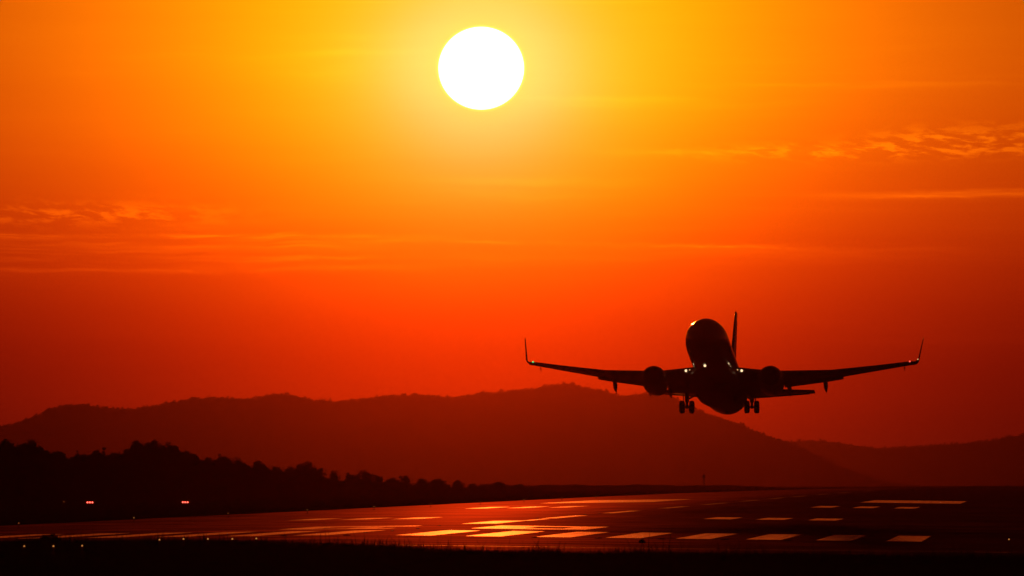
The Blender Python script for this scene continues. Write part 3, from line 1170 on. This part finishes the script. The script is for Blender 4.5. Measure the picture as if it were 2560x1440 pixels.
        mb.tube([(gx, gy, -2.2), (gx, gy, wz)], [.115, .115], 10)
        mb.tube([(gx - .46, gy, wz), (gx + .46, gy, wz)], [.085, .085], 10)
        mb.tube([(gx, gy, -2.05), (gx - sx * 1.25, gy + .1, -1.35)], [.075, .085], 8)          # side brace
        mb.tube([(gx, gy + .16, -2.25), (gx, gy + .42, -2.55), (gx, gy + .10, wz + .06)], [.045, .05, .045], 6)   # torque links
        mb.tube([(gx + .10, gy - .16, -1.2), (gx + .09, gy - .14, -2.2), (gx + .05, gy - .08, wz + .1)], [.02, .02, .02], 5)
        mb.box((gx, gy, wz), (.20, .26, .24))
        gear = mb.build('main_landing_gear', M['strut'], jet)
        for s2 in (-1, 1):
            mb = MB()
            cx = gx + s2 * .43
            prof = [(.02, -.10), (.26, -.11), (.29, -.17), (.36, -.205), (.46, -.215), (.53, -.18), (.560, -.11), (.566, 0), (.560, .11), (.53, .18), (.46, .215), (.36, .205), (.29, .17), (.26, .11), (.02, .10)]
            mb.lathe(prof, (cx, gy, wz), 'x', 28)
            mb.build('wheel', M['tyre'], gear)
        mb = MB()
        mb.box((gx + sx * .33, gy - .05, -1.75), (.035, .75, 1.05), Matrix.Rotation(sx * .10, 3, 'Y'))
        mb.build('gear_door', M['wingmetal'], gear, smooth=False)

    # ---- fin
    mb = MB()
    rr = []
    for k in range(9):
        q = k / 8
        z = 1.55 + (9.55 - 1.55) * q
        le = 30.0 + (35.6 - 30.0) * q
        ch = 6.0 + (2.2 - 6.0) * q
        rr.append([(h * ch, le + x * ch, z) for x, h in foil(8, .095, 0)])
    mb.loft(rr)
    fin = mb.build('vertical_stabilizer', M['skin'], jet)
    mb = MB()
    rr = []
    for (s, z, hw) in ((24.5, 2.0, .02), (27.0, 2.30, .06), (29.5, 2.95, .12), (31.2, 3.6, .12)):
        rr.append([(-hw, s, 1.6), (hw, s, 1.6), (hw * .3, s, z), (-hw * .3, s, z)])
    mb.loft(rr)
    mb.build('dorsal_fin', M['skin'], fin)
    mb = MB()
    rr = []
    for k in range(5):
        q = .06 + .88 * k / 4
        z = 1.55 + 7.9 * q
        ch = 6.0 - 3.8 * q
        le = 30.0 + 5.6 * q + ch * .70
        rr.append([(h * ch * .3, le + x * ch * .31, z) for x, h in foil(6, .13, 0)])
    mb.loft(rr)
    mb.build('rudder', M['skin'], fin)

    # ---- nose gear with the taxi lamp
    mb = MB()
    mb.tube([(0, 4.2, -1.6), (0, 4.05, -2.3), (0, 4.0, -2.95)], [.10, .085, .07], 10)
    mb.tube([(-.2, 4.0, -2.95), (.2, 4.0, -2.95)], [.05, .05], 8)
    mb.tube([(0, 4.08, -2.2), (0, 5.2, -1.8)], [.05, .05], 6)
    ng = mb.build('nose_landing_gear', M['strut'], jet)
    for s2 in (-1, 1):
        mb = MB()
        mb.lathe([(.02, -.05), (.14, -.06), (.20, -.09), (.29, -.09), (.335, -.05), (.345, 0), (.335, .05), (.29, .09), (.20, .09), (.14, .06), (.02, .05)], (s2 * .2, 4.0, -2.95), 'x', 22)
        mb.build('wheel', M['tyre'], ng)
    for s2 in (-1, 1):
        mb = MB()
        mb.box((s2 * .34, 4.2, -2.05), (.03, 1.5, .5))
        mb.build('gear_door', M['dark'], ng, smooth=False)
    mb = MB()
    vis = [(r_ * math.cos(a_), y_, -2.47 + r_ * math.sin(a_)) for (r_, y_) in ((.15, 3.30), (.13, 3.82)) for a_ in [math.pi * k_ / 10 for k_ in range(11)]]
    mb.add(vis, [(k_, k_ + 1, k_ + 12, k_ + 11) for k_ in range(10)])  # half-round visor added to keep the lamp's light off the belly
    mb.lathe([(.125, -.08), (.115, -.02), (.07, .06), (.02, .09)], (0, 3.90, -2.47), 'y', 16)
    mb.build('lamp_housing_shield', M['dark'], ng)
    MB().lathe([(.112, -.103), (.112, -.094)], (0, 3.90, -2.47), 'y', 16).build('taxi_light', M['lamp'], ng)
    return jet


jet = aircraft()
JET_PITCH, JET_YAW, JET_ROLL = math.radians(11.7), math.radians(5.9), math.radians(0.0)
# stations run aft (+y): pitch nose-up lowers the tail
rot = Matrix.Rotation(-JET_YAW, 4, 'Z') @ Matrix.Rotation(-JET_PITCH, 4, 'X') @ Matrix.Rotation(JET_ROLL, 4, 'Y')
anchor_px, anchor_py, anchor_d = 1779.0, 940.0, 822.0
anchor_local = Vector((0, 10.9, -1.83))
anchor_world = Vector(((anchor_px - 1280) / F * anchor_d, anchor_d, CAM_H + (HORIZON - anchor_py) / F * anchor_d))
jet.matrix_world = Matrix.Translation(anchor_world - rot @ anchor_local) @ rot

# ------------------------------------------------------------------ lights and small things on the airfield
def edge_light_proto(lens):
    t = empty('runway_light')
    mb = MB()
    mb.lathe([(.09, 0), (.09, .03), (.03, .04), (.03, .20), (.06, .22), (.065, .31)], n=12)
    mb.build('fixture', M['fixture'], t)
    mb = MB()
    mb.lathe([(.034, .31), (.038, .335), (.03, .365), (.01, .38)], n=12)
    mb.build('lens', lens, t)
    return t


def put(o, x, y, lift=0.0):
    o.location = (x, y, ground_at(x, y) + lift)


GR_EDGE = 'runway lights along the far edge'
EDGE = [(47, 1309, 0), (335, 1297, 1), (570, 1284, 0), (768, 1271, 1), (935, 1262, 1), (1077, 1255, 0), (1201, 1251, 0), (1310, 1245, 1), (1405, 1240, 0), (1490, 1235.5, 1), (1567, 1233, 0), (1640, 1230, 0), (1757, 1226, 0)]
proto = {0: edge_light_proto(M['amber_dim']), 1: edge_light_proto(M['amber'])}
used = {0: False, 1: False}
for i, (px, py, lit) in enumerate(EDGE):
    o = proto[lit] if not used[lit] else copy_tree(proto[lit])
    used[lit] = True
    v = to_uv(*from_pixel(px, py + 4))[1]
    # keep the row straight along the left edge of the pavement
    best = min(np.linspace(v - 500, v + 500, 2001), key=lambda q: abs((to_world(-31.5, q)[0] / to_world(-31.5, q)[1]) * F + 1280 - px))
    put(o, *to_world(-31.5, best), .005)
    tag(o, '%s runway light on the far edge, %s from the left' % ('bright amber' if lit else 'dim', ORD[i]), 'runway light', GR_EDGE)

NEAR = [(61, 1365), (134, 1365), (206, 1364), (399, 1349), (459, 1347), (520, 1347), (581, 1347), (641, 1346), (2522, 1348)]
base_p = None
for i, (px, py) in enumerate(NEAR):
    o = base_p = edge_light_proto(M['amber']) if base_p is None else base_p
    if i:
        o = copy_tree(base_p)
    x, y = from_pixel(px, py, .345)
    put(o, x, y, 0.0)
    if i < 3:
        lab = ['leftmost', 'middle', 'rightmost'][i] + ' of three amber lights in the black grass at lower left'
    elif i < 8:
        lab = 'small amber light at the near runway edge, %s of the row of five' % ORD[i - 3]
    else:
        lab = 'lone small amber light at the far right of the runway end'
    tag(o, lab, 'runway light', 'amber lights in the near grass')

# flush lights in front of the threshold stripes
def flush_proto():
    t = empty('flush_light')
    mb = MB()
    mb.lathe([(.20, 0), (.20, .012), (.15, .035), (.05, .045)], n=14)
    mb.build('housing', M['dark'], t)
    MB().box((0, .02, .03), (.10, .04, .02)).build('lens', M['lens'], t, smooth=False)
    return t


fp = None
k = 0
for j in range(-8, 9):
    u = j * 3.24 - .4
    if abs(u) > 28.5:
        continue
    x, y = to_world(u, -5.0)
    if (x / y) * F + 1280 < 640 or (x / y) * F + 1280 > 2450:
        continue
    o = fp = flush_proto() if fp is None else fp
    if k:
        o = copy_tree(fp)
    put(o, x, y, .005)
    tag(o, 'flat dark light set in the runway before the stripes, %s from the left' % ORD[k], 'flush light', 'flush lights before the stripes')
    k += 1


# approach slope indicators: two boxes with three red lamps
def papi(px, py, label):
    x, y = from_pixel(px, py, .62)
    t = empty('slope_indicator', (x, y, ground_at(x, y)))
    tag(t, label, 'indicator light', 'approach slope indicators left of the runway')
    mb = MB()
    mb.box((0, 0, .62), (1.15, .7, .30))
    mb.box((0, -.38, .79), (1.2, .1, .03))
    mb.build('housing', M['fixture'], t, smooth=False)
    for sx in (-.42, .42):
        for sy in (-.25, .25):
            MB().tube([(sx, sy, 0), (sx, sy, .5)], [.03, .03], 8).build('leg', M['strut'], t)
    for sx in (-.27, 0, .27):
        MB().lathe([(.088, -.37), (.088, -.352), (.09, -.34)], (sx, 0, .62), 'y', 14).build('lamp', M['papi'], t)


papi(225.5, 1256, 'slope indicator box with three red lamps, the left one of two')
papi(463.5, 1255.5, 'slope indicator box with three red lamps, the right one of two')


# marker reflectors in the grass beside the indicators
def marker(px, py, lab, m_):
    x, y = from_pixel(px, py, .4)
    t = empty('marker_light', (x, y, ground_at(x, y)))
    tag(t, lab, 'marker light')
    MB().tube([(0, 0, 0), (0, 0, .36)], [.03, .025], 8).build('post', M['strut'], t)
    MB().ball((0, 0, .40), .06, 8, 6).build('lamp', m_, t)


marker(160, 1254, 'tiny amber marker light left of the red slope lamps', M['amber_dim'])
marker(235, 1253, 'tiny amber marker light just right of the left red lamps', M['amber_dim'])
marker(1938, 1214, 'small red marker light at the end of the scrub strip', M['nav_red'])
marker(1975, 1216, 'faint red marker light right of the scrub strip', M['nav_red'])

# centreline lights let into the paving
cl = None
k = 0
for (px, py) in ((914, 1331), (981, 1327), (1045, 1321), (1098, 1314), (1343, 1295), (1463, 1286), (1498, 1283)):
    x, y = from_pixel(px, py, .02)
    if cl is None:
        cl = empty('centreline_light')
        MB().lathe([(.12, 0), (.12, .012), (.08, .03)], n=12).build('housing', M['strut'], cl)
        MB().box((0, -.06, .028), (.08, .03, .028)).build('lens', M['amber_dim'], cl, smooth=False)
        o = cl
    else:
        o = copy_tree(cl)
    put(o, x, y, .006)
    tag(o, 'tiny reddish light set in the runway centreline, %s from the left' % ORD[k], 'centreline light', 'lights set in the centreline')
    k += 1


# equipment huts under the tree line
def cabinet(px, d, w_, h_, lab):
    x = (px - 1280) / F * d
    t = empty('equipment_cabinet', (x, d, ground_at(x, d)))
    tag(t, lab, 'cabinet', 'cabinets in front of the tree line')
    MB().box((0, 0, h_ / 2 + .1), (w_, w_ * .8, h_)).build('body', M['cabinet'], t, smooth=False)
    MB().box((0, 0, .05), (w_ + .3, w_ * .8 + .3, .1)).build('plinth', M['cabinet'], t, smooth=False)
    mb = MB()
    mb.add([(-w_ * .58, -w_ * .5, h_ + .1), (w_ * .58, -w_ * .5, h_ + .1), (w_ * .58, w_ * .5, h_ + .1), (-w_ * .58, w_ * .5, h_ + .1), (-w_ * .58, 0, h_ + .1 + w_ * .18), (w_ * .58, 0, h_ + .1 + w_ * .18)],
           [(0, 3, 2, 1), (0, 1, 5, 4), (3, 4, 5, 2), (0, 4, 3), (1, 2, 5)])
    mb.build('roof', M['strut'], t, smooth=False)


cabinet(871, 1770, 1.1, 1.2, 'squat dark equipment cabinet before the tree line, the wider of two')
cabinet(888, 1770, .6, 1.5, 'narrow dark equipment cabinet before the tree line, beside the wider one')
cabinet(1121, 1900, .7, 1.6, 'small dark equipment cabinet before the tree line, near the runway bend')


# mast with a round head far beyond the runway
def mast(px, py, d):
    x = (px - 1280) / F * d
    g = ground_at(x, d)
    z = CAM_H + (HORIZON - py) / F * d - g
    t = empty('antenna_mast', (x, d, g))
    tag(t, 'thin mast with a round head far beyond the runway below the aircraft', 'mast')
    MB().tube([(0, 0, 0), (0, 0, z)], [.20, .14], 8).build('pole', M['strut'], t)
    MB().ball((0, 0, z), .48, 14, 10, (1, 1, .9)).build('round_head', M['cabinet'], t)
    MB().tube([(0, 0, z + .7), (0, 0, z + 2.1)], [.04, .02], 6).build('lightning_rod', M['strut'], t)


mast(1760, 1191, 2600)


# a low weed clump hiding the stripes at the lower left, and a small one further right
def weeds(px, py, wpx, hpx, seed, lab):
    r = np.random.default_rng(seed)
    x, y = from_pixel(px, py)
    t = empty('weed_clump', (x, y, ground_at(x, y) - .02))
    tag(t, lab, 'weeds')
    W, H = wpx / F * y, hpx / F * y
    n = int(260 * max(1, W))
    c = np.stack([r.uniform(-.5, .5, n) * W, r.normal(0, .3, n), np.zeros(n)], 1)
    hh = H * (1 - (2 * c[:, 0] / W) ** 4) * r.uniform(.35, 1.0, n)
    c[:, 2] = hh * r.uniform(.2, 1, n)
    v, q = leaf_quads(c, .16, r)
    build_np('leaves', v, q, M['leaf'], t)
    mb = MB()
    for k in range(12):
        a = (r.uniform(-.45, .45) * W, r.normal(0, .2), 0)
        mb.tube([a, (a[0] + r.normal(0, .05), a[1], H * r.uniform(.6, 1.25))], [.014, .006], 5)
    mb.build('stems', M['bark'], t)


weeds(124, 1352, 50, 19, 5, 'low black weed clump hiding the stripes at lower left')
weeds(1605, 1357, 12, 9, 6, 'small dark weed tuft at the near runway edge, right of the sun glow')

# ------------------------------------------------------------------ haze: the warm air between here and the hills
HAZE_DENSITY = 1.65e-5
mb = MB()
mb.box((0, 9700, 97), (7000, 21400, 206))
hz = mb.build('haze', M['dark'], smooth=False)
tag(hz, kind='stuff')
hm = bpy.data.materials.new('haze_air')
hm.use_nodes = True
w = NT(hm.node_tree)
pv = w.n('ShaderNodeVolumePrincipled')
pv.inputs['Color'].default_value = (.056, .018, .0075, 1)
pv.inputs['Density'].default_value = HAZE_DENSITY
pv.inputs['Anisotropy'].default_value = .985
pv.inputs['Density Attribute'].default_value = ''
pv.inputs['Temperature Attribute'].default_value = ''
o_ = w.n('ShaderNodeOutputMaterial')
w.link(pv.outputs[0], o_.inputs['Volume'])
hz.data.materials.clear()
hz.data.materials.append(hm)
